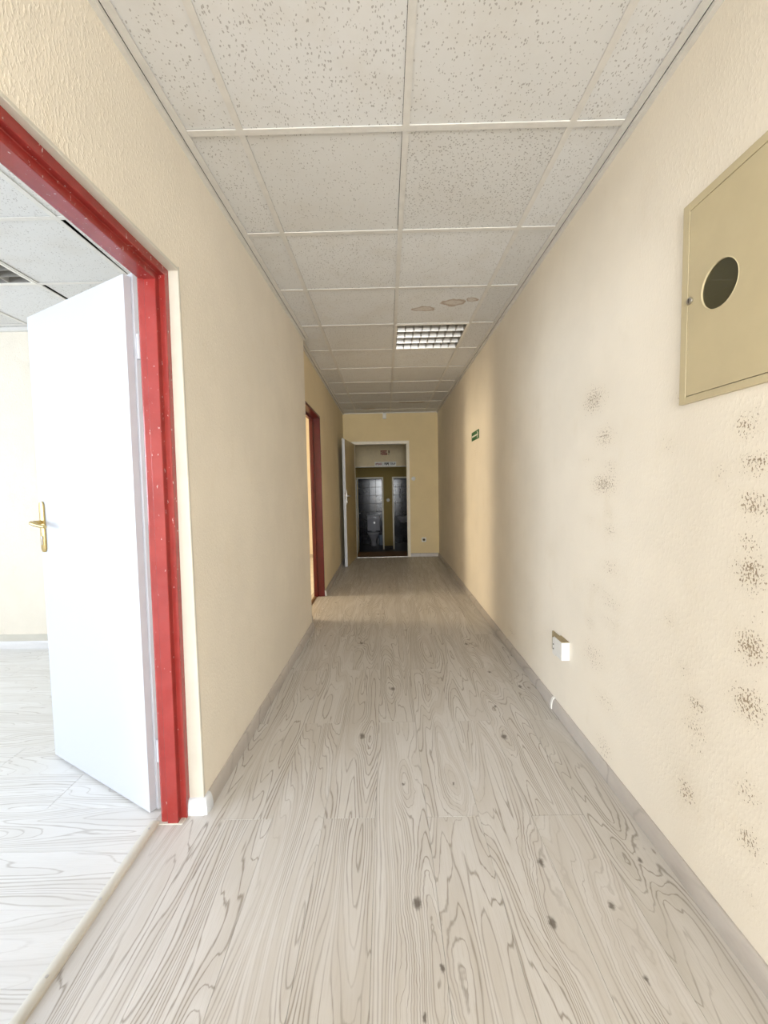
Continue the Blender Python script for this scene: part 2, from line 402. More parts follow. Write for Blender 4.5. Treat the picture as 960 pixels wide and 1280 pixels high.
# ================================================================== CEILINGS
def grid_ceiling(x0, x1, y0, y1, mx, my, label, light_cells=(), ajar=None, xleft=None):
    ce = struct(MB().box(x0 - 0.05, x1 + 0.05, y0 - 0.05, y1 + 0.05, H + 0.16, H + 0.20).build('ceiling', M_black), label, 'ceiling')
    ka = math.floor((x0 - mx) / TM); kb = math.ceil((x1 - mx) / TM)
    ja = math.floor((y0 - my) / TM); jb = math.ceil((y1 - my) / TM)
    w = 0.012
    for k in range(ka, kb + 1):
        x = mx + k * TM
        if x0 + 0.02 < x < x1 - 0.02:
            MB().box(x - w, x + w, y0, y1, H - 0.002, H + 0.002).box(x - 0.002, x + 0.002, y0, y1, H, H + 0.008).build('main_tee', M_tee, ce)
    for j in range(ja, jb + 1):
        y = my + j * TM
        if not (y0 + 0.02 < y < y1 - 0.02): continue
        for k in range(ka, kb):
            a = max(mx + k * TM, x0); b = min(mx + (k + 1) * TM, x1)
            if b - a < 0.03: continue
            dz = random.uniform(-0.0006, 0.0004)
            MB().box(a + w, b - w, y - w, y + w, H - 0.0015 + dz, H + 0.002).box(a + w, b - w, y - 0.002, y + 0.002, H, H + 0.03).build('cross_tee', M_tee, ce)
    rng = random.Random(len(label))
    for k in range(ka, kb):
        for j in range(ja, jb):
            a = max(mx + k * TM, x0); b = min(mx + (k + 1) * TM, x1)
            c = max(my + j * TM, y0); d = min(my + (j + 1) * TM, y1)
            if b - a < 0.03 or d - c < 0.03 or (k, j) in light_cells: continue
            def gap():
                return rng.choice([0.004, 0.005, 0.006, 0.008, 0.010, 0.0118, 0.0135])
            ea, eb, ec, ed = [gap() for _ in range(4)]
            q = [(a + ea, c + ec), (b - eb, c + ec * rng.uniform(0.75, 1.15)), (b - eb * rng.uniform(0.75, 1.15), d - ed), (a + ea, d - ed * rng.uniform(0.75, 1.2))]
            if ajar and (k, j) in ajar: q = ajar[(k, j)](a, b, c, d)
            z = H + 0.0022
            t = rng.uniform(0, 0.002)
            MB().prism(q, PZ, z + t, z + t + 0.016).build('ceiling_tile', M_tiles[{(0, 0): 2, (-1, 0): 3, (-1, -1): 0, (0, -1): 1}.get((k, j), rng.choice([0, 0, 1, 3]))], ce, center=True)
    return ce
# corridor: light fitting in cell (0, 3); the dense tile is right of the middle tee
ce1 = grid_ceiling(XF - 0.05, XR, YN, YE, TX, TY, 'corridor suspended ceiling of speckled mineral tiles in a white grid', {(0, 3)})
def aj1(a, b, c, d): return [(a + .030, c + .012), (b - .004, c + .012), (b - .004, d - .012), (a + .013, d - .012)]
def aj2(a, b, c, d): return [(a + .03, c + .012), (b - .012, c + .012), (b - .012, d - .012), (a + .022, d - .012)]
ce2 = grid_ceiling(-5.0, -0.886, YO, 3.27, -1.535, 2.0, 'office suspended ceiling of white tiles, one tile slipped ajar', {(-2, 0)}, {(0, 0): aj1, (-1, 1): aj2})
struct(MB().box(-4.0, -0.90, 3.4, 7.4, H, H + 0.1).build('ceiling', M_tiles[3]), 'plain ceiling of the side room behind the far red frame', 'ceiling')
# perimeter angle: stepped profile with a black strip painting its shadow gap
def angle_y(xa, ya, yb, sgn, parent, xfn=None):
    prof = [(0, -0.022), (0.018, -0.022), (0.018, -0.008), (0.021, -0.008), (0.021, -0.004), (0.045, -0.004), (0.045, 0.001), (0, 0.001)]
    fx = xfn or (lambda y: xa)
    MB().prism(prof, lambda u, v, t: (fx(t) + sgn * u, t, H + v), ya, yb).build('wall_angle', M_tee, parent)
    g = [(0.0182, -0.0078), (0.0212, -0.0078), (0.0212, -0.004), (0.0182, -0.004)]
    MB().prism([(0.0185, -0.0084), (0.0208, -0.0084), (0.0208, -0.0079), (0.0185, -0.0079)], lambda u, v, t: (fx(t) + sgn * u, t, H + v), ya, yb).build('shadow_strip', M_black, parent)
angle_y(XR, YN, YE, -1, ce1)
angle_y(0, YN, 3.6, 1, ce1, XL)
angle_y(XF, 3.6, YE, 1, ce1)
MB().prism([(0, -0.012), (0.02, -0.012), (0.02, 0.001), (0, 0.001)], lambda u, v, t: (t, YE - u, H + v), XF, XR).build('wall_angle', M_tee, ce1)
MB().prism([(0, -0.03), (0.022, -0.03), (0.022, 0.001), (0, 0.001)], lambda u, v, t: (t, 3.264 - u, H + v), -5.0, -0.886).build('wall_angle', M_tee, ce2)

# ================================================================== WALLS
# right wall: a fine grid so that the worn patches sit where they are on the paper
def right_wall():
    y0, y1, z0, z1, st = -0.8, YE, 0.0, 2.75, 0.03
    ny = round((y1 - y0) / st); nz = round((z1 - z0) / st)
    B = [(1.84, 1.631, 14, 18, 1), (1.743, 1.457, 12, 14, .9), (1.697, 1.334, 10, 7, .8), (1.744, 1.259, 16, 14, 1.05), (1.885, 1.369, 8, 6, .6),
         (1.692, 1.143, 6, 8, .7), (1.696, 1.069, 8, 10, .8), (1.856, 1.096, 6, 6, .6), (1.685, 0.91, 10, 10, .8), (1.799, 0.797, 12, 6, .7),
         (1.669, 0.762, 12, 8, .8), (1.845, 0.625, 5, 9, .8), (1.667, 0.679, 14, 6, .7), (1.813, 0.48, 14, 20, .75), (1.72, 0.324, 14, 14, .7),
         (1.715, 0.112, 12, 18, .75), (1.354, 1.387, 10, 12, .7), (1.058, 1.407, 18, 20, .95), (1.03, 1.305, 25, 14, 1.1), (1.141, 1.288, 8, 14, .85),
         (1.034, 1.204, 22, 18, 1.1), (1.046, 1.111, 14, 14, .95), (1.036, 1.03, 20, 26, 1.15), (1.028, 0.839, 20, 26, 1.15), (1.029, 0.686, 24, 26, 1.1),
         (1.256, 0.678, 9, 12, .8), (1.203, 0.59, 13, 12, 1.1), (1.2, 0.512, 16, 14, .9), (1.323, 0.81, 5, 10, .9), (1.232, 0.289, 12, 16, 1.05),
         (1.02, 0.455, 20, 22, .85), (1.198, 0.443, 8, 8, .7), (1.015, 0.328, 18, 20, 1.0), (3.018, 0.154, 5, 4, .8), (1.30, 1.53, 4, 7, .7), (1.02, .95, 12, 30, .55),
         (0.93, 1.2, 24, 40, .9), (0.9, 0.75, 24, 40, .9), (1.55, 0.55, 5, 8, .5), (2.3, 0.9, 6, 10, .4), (4.3, 1.6, 10, 14, .5), (1.0, 0.18, 10, 14, .7)]
    me = bpy.data.meshes.new('wall_right'); vs = []; att = []
    for i in range(ny + 1):
        for k in range(nz + 1):
            y = y0 + i * (y1 - y0) / ny; z = z0 + k * (z1 - z0) / nz
            vs.append((XR, y, z)); m = 0.0
            for (by, bz, ru, rv, s) in B:
                sy = max(ru * by * by / 475.0 * 1.15, 0.028); sz = max(rv * by / 510.0 * 1.05, 0.028)
                q = ((y - by) / sy) ** 2 + ((z - bz) / sz) ** 2
                if q < 6: m = max(m, s * math.exp(-0.8 * q))
            att.append(min(m, 1.15))
    fs = []
    for i in range(ny):
        for k in range(nz):
            ya, za = vs[i * (nz + 1) + k][1:]; yb, zb = vs[(i + 1) * (nz + 1) + k + 1][1:]
            if ya > 0.72 and yb < 1.27 and za > 1.52 and zb < 2.065: continue
            fs.append((i * (nz + 1) + k, i * (nz + 1) + k + 1, (i + 1) * (nz + 1) + k + 1, (i + 1) * (nz + 1) + k))
    o = len(vs)
    bx = MB().box(XR + 0.18, XR + 0.25, YN, y1, 0, z1).box(XR, XR + 0.15, YN, y0, 0, z1)
    vs += bx.v; fs += [tuple(i + o for i in f) for f in bx.f]; att += [0.0] * 16
    me.from_pydata(vs, [], fs); me.materials.append(M_wall_r)
    at = me.attributes.new('stain', 'FLOAT', 'POINT'); at.data.foreach_set('value', att)
    w = bpy.data.objects.new('wall_right', me); COL.objects.link(w); w['_org'] = [0, 0, 0]
    return struct(w, 'long cream right wall with columns of dark worn flecks', 'wall')
wr = right_wall()

# near left wall with the office doorway (reveal y 0.60..1.53, z to 2.086)
DA, DB, DT = 0.60, 1.53, 2.066
YW = 3.60
def skew(x, y, z): return (XL(y) if x > -0.1 else x, y, z)
b = MB()
for (ya, yb, za, zb) in ((YN, DA, 0, 2.75), (DA, DB, DT, 2.75), (DB, YW, 0, 2.75)):
    b.box(-0.886, 0.0, ya, yb, za, zb)
b.map(skew)
wl = struct(b.build('wall_left', M_wall), 'near left wall, cream woodchip wallpaper around the office doorway', 'wall')
# smooth painted reveal of the doorway (thin plaster lining)
rv = MB()
lx = XL(DB)
rv.loft([[(xi, DB - 0.004, z), (lx - 0.001, DB - 0.004, z), (lx + 0.001, DB - 0.001, z), (lx + 0.001, DB + 0.006, z), (xi, DB + 0.004, z)]
         for xi, z in ((-0.798, 0.0), (-0.776, DT + 0.012))])
rv.prism([(-0.778, -0.004), (-0.0005, -0.004), (0.001, -0.002), (0.001, 0.006), (-0.778, 0.006)], lambda u, v, t: (XL(t) + u if u > -0.1 else u, t, DT + v), DA, DB)
rv.build('reveal_lining', M_reveal, wl)
# far left wall with second doorway
D2A, D2B, D2T = 3.83, 4.712, 2.078
b = MB()
for (ya, yb, za, zb) in ((YW, D2A, 0, 2.75), (D2A, D2B, D2T, 2.75), (D2B, YE + 0.2, 0, 2.75)):
    b.box(-0.868, XF, ya, yb, za, zb)
wf = struct(b.build('wall_left', M_wall_f), 'far left wall, cream, set back behind the near one', 'wall')
# end wall with doorway
EX0, EX1, ET = -0.59, 0.405, 2.055
b = MB()
for (xa, xb, za, zb) in ((-0.90, EX0, -0.6, 2.75), (EX0, EX1, ET, 2.75), (EX1, XR + 0.25, -0.6, 2.75)):
    b.box(xa, xb, YE, YE + 0.22, za, zb)
we = struct(b.build('wall_back', M_wall_y), 'cream end wall of the corridor with open doorway to stairs', 'wall')
# behind the camera
b = MB()
for (xa, xb, za, zb) in ((-1.2, -0.68, 0, 2.75), (-0.68, 0.83, 0, 0.4), (-0.68, 0.83, 2.5, 2.75), (0.83, XR + 0.25, 0, 2.75)):
    b.box(xa, xb, YN - 0.1, YN, za, zb)
struct(b.build('wall_front', M_wall), 'cream wall with a window at the near end of the corridor', 'wall')
# office walls
struct(MB().box(-5.1, -0.88, 3.264, 3.40, 0, 2.75).build('wall_back', M_wall), 'cream office back wall seen past the white door', 'wall')
struct(MB().box(-5.1, -0.88, YO - 0.1, YO, 0, 2.75).build('wall_front', M_wall), 'cream office wall behind the viewer', 'wall')
b = MB()
for (ya, yb, za, zb) in ((YO, -2.85, 0, 2.75), (-0.65, 0.15, 0, 2.75), (2.35, 3.4, 0, 2.75), (-2.85, -0.65, 0, 0.8), (-2.85, -0.65, 2.3, 2.75), (0.15, 2.35, 0, 0.8), (0.15, 2.35, 2.3, 2.75)):
    b.box(-5.12, -5.0, ya, yb, za, zb)
struct(b.build('wall_left', M_wall), 'cream office window wall', 'wall')
for n_, ya in ((1, -2.85), (2, 0.15)):
    yb = ya + 2.2
    wm = MB()
    for q in ((ya, yb, .80, .86), (ya, yb, 2.24, 2.30), (ya, ya + .06, .86, 2.24), (yb - .06, yb, .86, 2.24), (ya + 1.07, ya + 1.13, .86, 2.24)):
        wm.box(-5.1, -5.04, *q)
    struct(wm.build('window_%d' % n_, M_white, bevel=0.004), 'white framed office window, ' + ('far from the door' if n_ == 1 else 'nearer the back wall'), 'window')
# side room
struct(MB().box(-4.1, -0.90, 7.36, 7.46, 0, 2.75).build('wall_back', M_wall), 'back wall of the side room seen through the far red frame', 'wall')
b = MB()
for (ya, yb, za, zb) in ((3.4, 3.55, 0, 2.75), (4.95, 7.4, 0, 2.75), (3.55, 4.95, 0, 0.8), (3.55, 4.95, 2.3, 2.75)):
    b.box(-4.12, -4.0, ya, yb, za, zb)
struct(b.build('wall_left', M_wall), 'window wall of the side room', 'wall')

# ================================================================== SKIRTINGS
SK = [(0, 0), (0.019, 0), (0.0195, 0.018), (0.016, 0.042), (0.011, 0.056), (0.006, 0.061), (0, 0.061)]
bR = struct(MB().prism(SK, lambda u, v, t: (XR - u, t, v), YN, YE).build('baseboard_right', M_skirt, smooth=True), 'grey wood-look baseboard along the right wall', 'baseboard')
SKJ = [(0, 0), (0.023, 0), (0.0235, 0.019), (0.019, 0.044), (0.013, 0.06), (0.006, 0.065), (0, 0.065)]
tagc = MB().prism(SKJ, lambda u, v, t: (XR - u, t, v), 2.225, 2.243).build('joint_clip', M_plastic, bR, smooth=True); tagc['label'] = 'white joint clip'
bL = struct(MB().prism(SK, lambda u, v, t: (XL(t) + u, t, v), DB + 0.012, YW).build('baseboard_left', M_skirt, smooth=True), 'grey baseboard along the near left wall', 'baseboard')
cc = MB()
xl0 = XL(DB)
ring = lambda z, e: [(-0.798, DB - e), (xl0 - 0.004, DB - e), (xl0 + e * 0.75, DB - e * 0.75), (xl0 + e, DB + 0.004), (xl0 + e, DB + 0.03), (xl0 - 0.01, DB + 0.03), (-0.803, DB + 0.01)]
cc.loft([[(x, y, z) for x, y in ring(z, e)] for z, e in ((0, 0.021), (0.02, 0.0215), (0.044, 0.018), (0.058, 0.013), (0.063, 0.006))])
c_ = cc.build('corner_cap', M_white, bL, smooth=True); c_['label'] = 'white moulded corner piece'
MB().prism([(0, 0), (0.021, 0), (0.021, 0.02), (0.012, 0.06), (0, 0.063)], lambda u, v, t: (XL(YW) - 0.0 + u, t, v), YW - 0.006, YW + 0.004).build('end_cap', M_skirt, bL)
bF = struct(MB().prism(SK, lambda u, v, t: (XF + u, t, v), D2B + 0.005, YE).build('baseboard_left', M_skirt, smooth=True), 'grey baseboard along the far left wall', 'baseboard')
MB().prism([(0, 0), (0.021, 0), (0.021, 0.02), (0.012, 0.06), (0, 0.063)], lambda u, v, t: (XF + u, t, v), D2B, D2B + 0.007).build('end_cap', M_plastic, bF)
MB().prism(SK, lambda u, v, t: (XF + u, t, v), YW + 0.005, D2A).build('far_piece', M_skirt, bF, smooth=True)
struct(MB().prism(SK, lambda u, v, t: (t, YE - u, v), EX1 + 0.012, XR - 0.02).build('baseboard_back', M_skirt_x, smooth=True), 'short baseboard on the end wall right of its doorway', 'baseboard')
bO = struct(MB().prism(SK, lambda u, v, t: (t, 3.264 - u, v), -5.0, -0.886).build('baseboard_back', M_skirt_o, smooth=True), 'whitish baseboard of the office back wall', 'baseboard')
MB().box(-5.0, -0.886, 3.258, 3.264, 0.061, 0.115).build('painted_band', M_reveal, bO)
struct(MB().prism(SK, lambda u, v, t: (t, 7.36 - u, v), -4.0, -0.9).build('baseboard_back', M_skirt_x, smooth=True), 'baseboard in the side room beyond the far red frame', 'baseboard')

# ================================================================== RED DOOR FRAMES
def sweep_u(prof, place, ya, yb, zt):
    """door frame: profile (d depth, e into the opening) swept up one jamb, over the head and down the other (mitred)"""
    rings = []
    for (sy, z) in ((0, 0), (0, 1), (1, 1), (1, 0)):
        ring = []
        for d, e in prof:
            y = (yb - e) if sy == 0 else (ya + e)
            zz = (zt - e) if z else 0.0
            ring.append(place(d, y, zz))
        rings.append(ring)
    return MB().loft(rings)
prof1 = [(0, -0.002), (0, 0.026), (0.002, 0.028), (0.019, 0.028), (0.0205, 0.030), (0.0205, 0.052), (0.0225, 0.054), (0.060, 0.054), (0.062, 0.052), (0.062, 0.0475),
         (0.064, 0.0465), (0.084, 0.0465), (0.090, 0.043), (0.090, -0.002)]
def XD(z): return -0.797 + 0.0105 * z            # the old frame leans a little
tr1 = struct(sweep_u(prof1, lambda d, y, z: (XD(z) - d, y, z), DA, DB - 0.003, DT - 0.003).build('trim_1', M_red),
             'red enamelled steel frame of the office doorway, scratched', 'door frame')
prof2 = [(0, -0.002), (0, 0.018), (0.002, 0.020), (0.078, 0.020), (0.080, 0.022), (0.080, 0.042), (0.082, 0.044), (0.108, 0.044), (0.110, 0.042), (0.110, 0.036), (0.122, 0.036), (0.122, -0.002)]
tr2 = struct(sweep_u(prof2, lambda d, y, z: (XF + 0.002 - d, y, z), D2A, D2B, D2T).build('trim_2', M_red_shaded),
             'shaded red steel frame of the second doorway down the corridor', 'door frame')
prof3 = [(-0.006, -0.012), (-0.006, 0.0), (-0.004, 0.012), (0.0, 0.035), (0.004, 0.042), (0.06, 0.042), (0.06, 0.03), (0.215, 0.03), (0.215, -0.002), (0, -0.012)]
tr3 = struct(sweep_u(prof3, lambda d, y, z: (y, YE + d, z), EX0, EX1, ET).build('trim_3', M_trimcream),
             'cream frame of the doorway in the end wall', 'door frame')

# thresholds
th = [(-0.019, 0), (-0.017, 0.006), (-0.010, 0.010), (0, 0.0115), (0.010, 0.010), (0.017, 0.006), (0.019, 0)]
t1 = tag(MB().prism(th, lambda u, v, t: (-0.910 + u, t, v), DA + 0.05, DB - 0.052).build('threshold_strip', M_reveal, smooth=True),
         'rounded cream threshold strip under the office doorway', 'threshold')
for y in (0.98, 1.18, 1.44):
    MB().prism(circle(-0.909, y, 0.0045, 10), PZ, 0.0095, 0.0122).build('screw', M_steel, t1)
MB().box(-0.90, -0.80, DB - 0.06, DB + 0.0, 0.0, 0.003).build('filler', M_reveal, t1)
t2 = tag(MB().prism(th, lambda u, v, t: (XF - 0.105 + u, t, v), D2A + 0.04, D2B - 0.05).build('threshold_strip', M_brown, smooth=True),
         'thin brown threshold strip under the far red frame', 'threshold')
t3 = tag(MB().box(EX0 + 0.03, EX1 - 0.03, YE + 0.03, YE + 0.62, -0.1, 0.002).build('doorstep', M_brown, bevel=0.003),
         'brown doorstep beyond the end doorway', 'threshold')
MB().box(EX0 + 0.03, EX1 - 0.03, YE - 0.01, YE + 0.03, -0.01, 0.006).build('edge_strip', M_steel, t3, bevel=0.002)

# ================================================================== DOORS
def handle_set(root, x, y, z, s, mat, lx, plate_w=0.042, plate_h=0.235, proj=0.048):
    """long plate, lever and key cylinder on the face y of a leaf; s = outward sign; lever runs towards lx"""
    k = 10
    out = [(x + plate_w / 2 * math.cos(a), z + plate_h / 2 - plate_w / 2 + plate_w / 2 * math.sin(a)) for a in [PI * i / k for i in range(k + 1)]]
    out += [(x - plate_w / 2 * math.cos(a), z - plate_h / 2 + plate_w / 2 - plate_w / 2 * math.sin(a)) for a in [PI * i / k for i in range(k + 1)]]
    pl = MB().prism(out, PY, y, y + s * 0.008).build('handle_plate', mat, root, local=True, bevel=0.002, smooth=True)
    zl = z + 0.022
    lv = MB().tube([(x, y + s * 0.006, zl), (x, y + s * proj * 0.8, zl), (x + lx * 0.008, y + s * proj * 1.0, zl - 0.001), (x + lx * 0.03, y + s * proj * 1.04, zl - 0.004),
                    (x + lx * 0.07, y + s * proj * 0.98, zl - 0.010), (x + lx * 0.115, y + s * proj * 0.86, zl - 0.015)], [0.0085, 0.0085, 0.010, 0.0095, 0.0085, 0.0075], 10)
    lv.build('lever', mat, root, local=True, smooth=True)
    MB().prism(circle(x, z - 0.05, 0.0085, 12), PY, y + s * 0.007, y + s * 0.011).prism([(x - 0.005, z - 0.082), (x + 0.005, z - 0.082), (x + 0.005, z - 0.05), (x - 0.005, z - 0.05)], PY, y + s * 0.007, y + s * 0.0105).build('lock_cylinder', M_steel, root, local=True)

def leaf(root, L, zt, mat, emat):
    MB().box(0, L, -0.026, 0, 0.008, zt).build('leaf_panel', mat, root, local=True, bevel=0.0015)
    MB().box(-0.013, L + 0.013, -0.042, -0.0262, 0.008, zt + 0.013).build('rebated_lip', emat, root, local=True, bevel=0.002)
# office door, opened about 117 degrees
d = Vector((-0.880, 0.475, 0)).normalized()
d1 = empty('door_1', (-0.951, 1.518, 0), 'white flush office door standing open, brass handle', 'door', math.atan2(d.y, d.x), None, 'structure')
d1.rotation_euler = (Matrix.Rotation(0.0075, 3, 'Y') @ Matrix.Rotation(math.atan2(d.y, d.x), 3, 'Z')).to_euler()
leaf(d1, 0.757, 2.052, M_leaf, M_leaf)
handle_set(d1, 0.724, 0.0, 1.108, 1, M_brass, -1)
for z in (0.25, 1.80):
    MB().tube([(-0.020, -0.034, z - 0.045), (-0.020, -0.034, z + 0.045)], 0.0075, 10).build('hinge', M_leaf, d1, local=True, smooth=True)
# end door, opened into the corridor
d = Vector((-0.084, -0.865, 0)).normalized()
d2 = empty('door_2', (-0.552, YE - 0.012, 0), 'open door at the corridor end, tan face and white edge', 'door', math.atan2(d.y, d.x), None, 'structure')
M_tan = plain('tan_door_lacquer', srgb(206, 186, 140), 0.4, 0, 0.04, 5)
leaf(d2, 0.862, 2.018, M_tan, M_white)
MB().box(0.8622, 0.8632, -0.0255, -0.0005, 0.01, 2.016).build('edge_band', M_white, d2, local=True)
MB().box(0.863, 0.8642, -0.020, -0.010, 1.08, 1.20).build('lock_face', M_steel, d2, local=True)
MB().box(0.8638, 0.866, -0.018, -0.012, 1.155, 1.175).build('latch', M_dark, d2, local=True)
handle_set(d2, 0.815, 0.0, 1.108, 1, M_steel, -1, 0.04, 0.24, 0.05)
MB().tube([(0.815, -0.042, 1.13), (0.815, -0.062, 1.13), (0.80, -0.068, 1.13), (0.72, -0.066, 1.12)], 0.006, 8).build('rear_lever', M_steel, d2, local=True, smooth=True)
for z in (0.25, 1.78):
    MB().tube([(-0.016, -0.034, z - 0.045), (-0.016, -0.034, z + 0.045)], 0.0075, 8).build('hinge', M_steel, d2, local=True, smooth=True)

# ================================================================== CEILING LIGHT FITTINGS
def troffer(cx, cy, label, rz=0.0):
    t = empty('ceiling_light', (cx, cy, H), label, 'ceiling light', rz, 'recessed louvre ceiling lights')
    a = 0.298
    MB().box(-a, a, -a, a, 0.085, 0.10).box(-a, -a + .004, -a, a, 0.0, .09).box(a - .004, a, -a, a, 0.0, .09).box(-a, a, -a, -a + .004, 0.0, .09).box(-a, a, a - .004, a, 0, .09).build('housing', M_reflect, t, local=True)
    fr = MB().box(-a, a, -a, -a + 0.016, -0.004, 0.004).box(-a, a, a - 0.016, a, -0.004, 0.004).box(-a, -a + 0.016, -a + .016, a - .016, -0.004, 0.004).box(a - 0.016, a, -a + .016, a - .016, -0.004, 0.004)
    fr.build('frame', M_reflect, t, local=True)
    w = a - 0.018
    for k in range(5):                                   # lane dividers, V-shaped in section
        y = -w + k * (2 * w / 4)
        prof = [(-0.012, 0.068), (-0.006, 0.026), (-0.0014, 0.0), (0.0014, 0.0), (0.006, 0.026), (0.012, 0.068)]
        MB().prism([(y + u, v) for u, v in prof], PX, -w, w).build('lane_reflector', M_alu, t, local=True)
    for k in range(9):                                   # cross blades
        x = -w + k * (2 * w / 8)
        for j in range(4):
            ya = -w + j * (2 * w / 4) + 0.005; yb = ya + 2 * w / 4 - 0.010
            prof = [(-0.004, 0.052), (-0.003, 0.018), (-0.0018, 0.0), (0.0018, 0.0), (0.003, 0.018), (0.004, 0.052)]
            MB().prism([(x + u, v) for u, v in prof], PY, ya, yb).build('louvre_blade', M_blade, t, local=True)
    for j in range(4):
        y = -w + (j + 0.5) * (2 * w / 4)
        MB().tube([(-w, y, 0.074), (w, y, 0.074)], 0.008, 10).build('lamp_tube', M_tube, t, local=True, smooth=True)
    for x in (-w + .02, w - .02):
        MB().prism(circle(x, -w + .005, 0.004, 8), PZ, -0.002, 0.004).build('clip', M_dark, t, local=True)
    return t
l1 = troffer(TX + 0.3, TY + 0.6 * 3.5, 'square recessed louvre light, unlit, in the corridor ceiling')
l2 = copy_tree(l1); l2.location = (-2.435, 2.3, H); l2.rotation_euler = (0, 0, PI / 2)
l2['label'] = 'square recessed louvre light in the office ceiling, partly cut by the picture edge'

# ================================================================== ELECTRICAL CABINET
cb = empty('electrical_cabinet', (XR, 1.0, 1.498), 'beige steel electrical cabinet with round window, set in the right wall', 'cabinet')
ya, yb, za, zb = 0.69, 1.291, 1.499, 2.085
xf = XR - 0.010
fr = MB()
def ringbox(m, y0, y1, z0, z1, w0, w1, wz0, wz1, x0, x1):
    m.box(x0, x1, y0, y0 + w0, z0, z1).box(x0, x1, y1 - w1, y1, z0, z1).box(x0, x1, y0 + w0, y1 - w1, z0, z0 + wz0).box(x0, x1, y0 + w0, y1 - w1, z1 - wz1, z1)
ringbox(fr, ya, yb, za, zb, 0.026, 0.026, 0.020, 0.024, xf - 0.002, XR + 0.02)
fr.build('cabinet_frame', M_cab, cb, bevel=0.0012)
MB().box(XR + 0.155, XR + 0.16, ya, yb, za, zb).box(XR + .02, XR + .155, ya, ya + .004, za, zb).box(XR + .02, XR + .155, yb - .004, yb, za, zb).box(XR + .02, XR + .155, ya, yb, za, za + .004).box(XR + .02, XR + .155, ya, yb, zb - .004, zb).build('cabinet_box', plain('grey_olive_paint', srgb(120, 116, 84), 0.6), cb)
# door with a round hole
y0, y1, z0, z1 = ya + 0.028, yb - 0.028, za + 0.0222, zb - 0.026
cy, cz, rr = 1.150, 1.798, 0.062
K = 48; inner = []; outer = []
for i in range(K):
    t = 2 * PI * (i + 0.0) / K; c, s = math.cos(t), math.sin(t)
    inner.append((cy + rr * c, cz + rr * s))
    q = min([(y1 - cy) / c if c > 1e-9 else 1e9, (y0 - cy) / c if c < -1e-9 else 1e9, (z1 - cz) / s if s > 1e-9 else 1e9, (z0 - cz) / s if s < -1e-9 else 1e9])
    outer.append([cy + q * c, cz + q * s])
for (qy, qz) in ((y0, z0), (y0, z1), (y1, z0), (y1, z1)):
    j = min(range(K), key=lambda i: abs(math.atan2(math.sin(math.atan2(qz - cz, qy - cy) - 2 * PI * i / K), math.cos(math.atan2(qz - cz, qy - cy) - 2 * PI * i / K))))
    outer[j] = [qy, qz]
vs = [(xf - 0.001, *p) for p in inner] + [(xf - 0.001, *p) for p in outer] + [(xf + 0.003, *p) for p in inner] + [(xf + 0.003, *p) for p in outer]
fs = []
for i in range(K):
    j = (i + 1) % K
    fs += [(i, j, j + K, i + K), (i + 2 * K, i + 3 * K, j + 3 * K, j + 2 * K), (i, i + 2 * K, j + 2 * K, j), (i + K, j + K, j + 3 * K, i + 3 * K)]
cd = MB().add(vs, fs).build('cabinet_door', M_cab, cb)
MB().prism(circle(cy, cz, rr + 0.008, 40), PX, xf + 0.0032, xf + 0.006).build('window_glass', M_glass, cd)
rim = MB(); rim.loft([[(xf - 0.0012, *p) for p in circle(cy, cz, rr + .0025, 48)], [(xf - 0.0025, *p) for p in circle(cy, cz, rr + .0008, 48)], [(xf - 0.0012, *p) for p in circle(cy, cz, rr - .0005, 48)]], cap=False)
rim.build('window_rim', M_cab, cd, smooth=True)
lk = MB().prism(circle(1.2535, 1.7985, 0.0105, 20), PX, xf - 0.007, xf - 0.001).build('lock', M_steel, cd, bevel=0.0015, smooth=True)
MB().box(xf - 0.0076, xf - 0.0068, 1.2525, 1.2545, 1.792, 1.805).build('key_slot', M_dark, lk)
mt = MB().box(XR + 0.06, XR + 0.15, 1.06, 1.22, 1.62, 1.775).build('meter', plain('meter_grey', srgb(150, 155, 158), 0.4), cb, bevel=0.006)
MB().box(XR + 0.10, XR + 0.15, 0.80, 1.24, 1.80, 1.83).build('rail', M_steel, cb)

# ================================================================== EXIT SIGN (right wall)
ex = empty('exit_sign', (XR, 4.24, 1.73), 'small green escape route sign with white arrow, far on the right wall', 'sign')
MB().box(XR - 0.004, XR, 4.07, 4.405, 1.727, 1.815).build('sign_board', M_green, ex)
ar = MB().prism([(4.385, 1.762), (4.385, 1.778), (4.17, 1.778), (4.17, 1.762)], PX, XR - 0.0048, XR - 0.0035)
ar.prism([(4.155, 1.803), (4.128, 1.803), (4.095, 1.772), (4.128, 1.739), (4.155, 1.739), (4.128, 1.765), (4.19, 1.765), (4.19, 1.777), (4.128, 1.777)], PX, XR - 0.0048, XR - 0.0036)
ar.build('arrow', M_signwhite, ex)
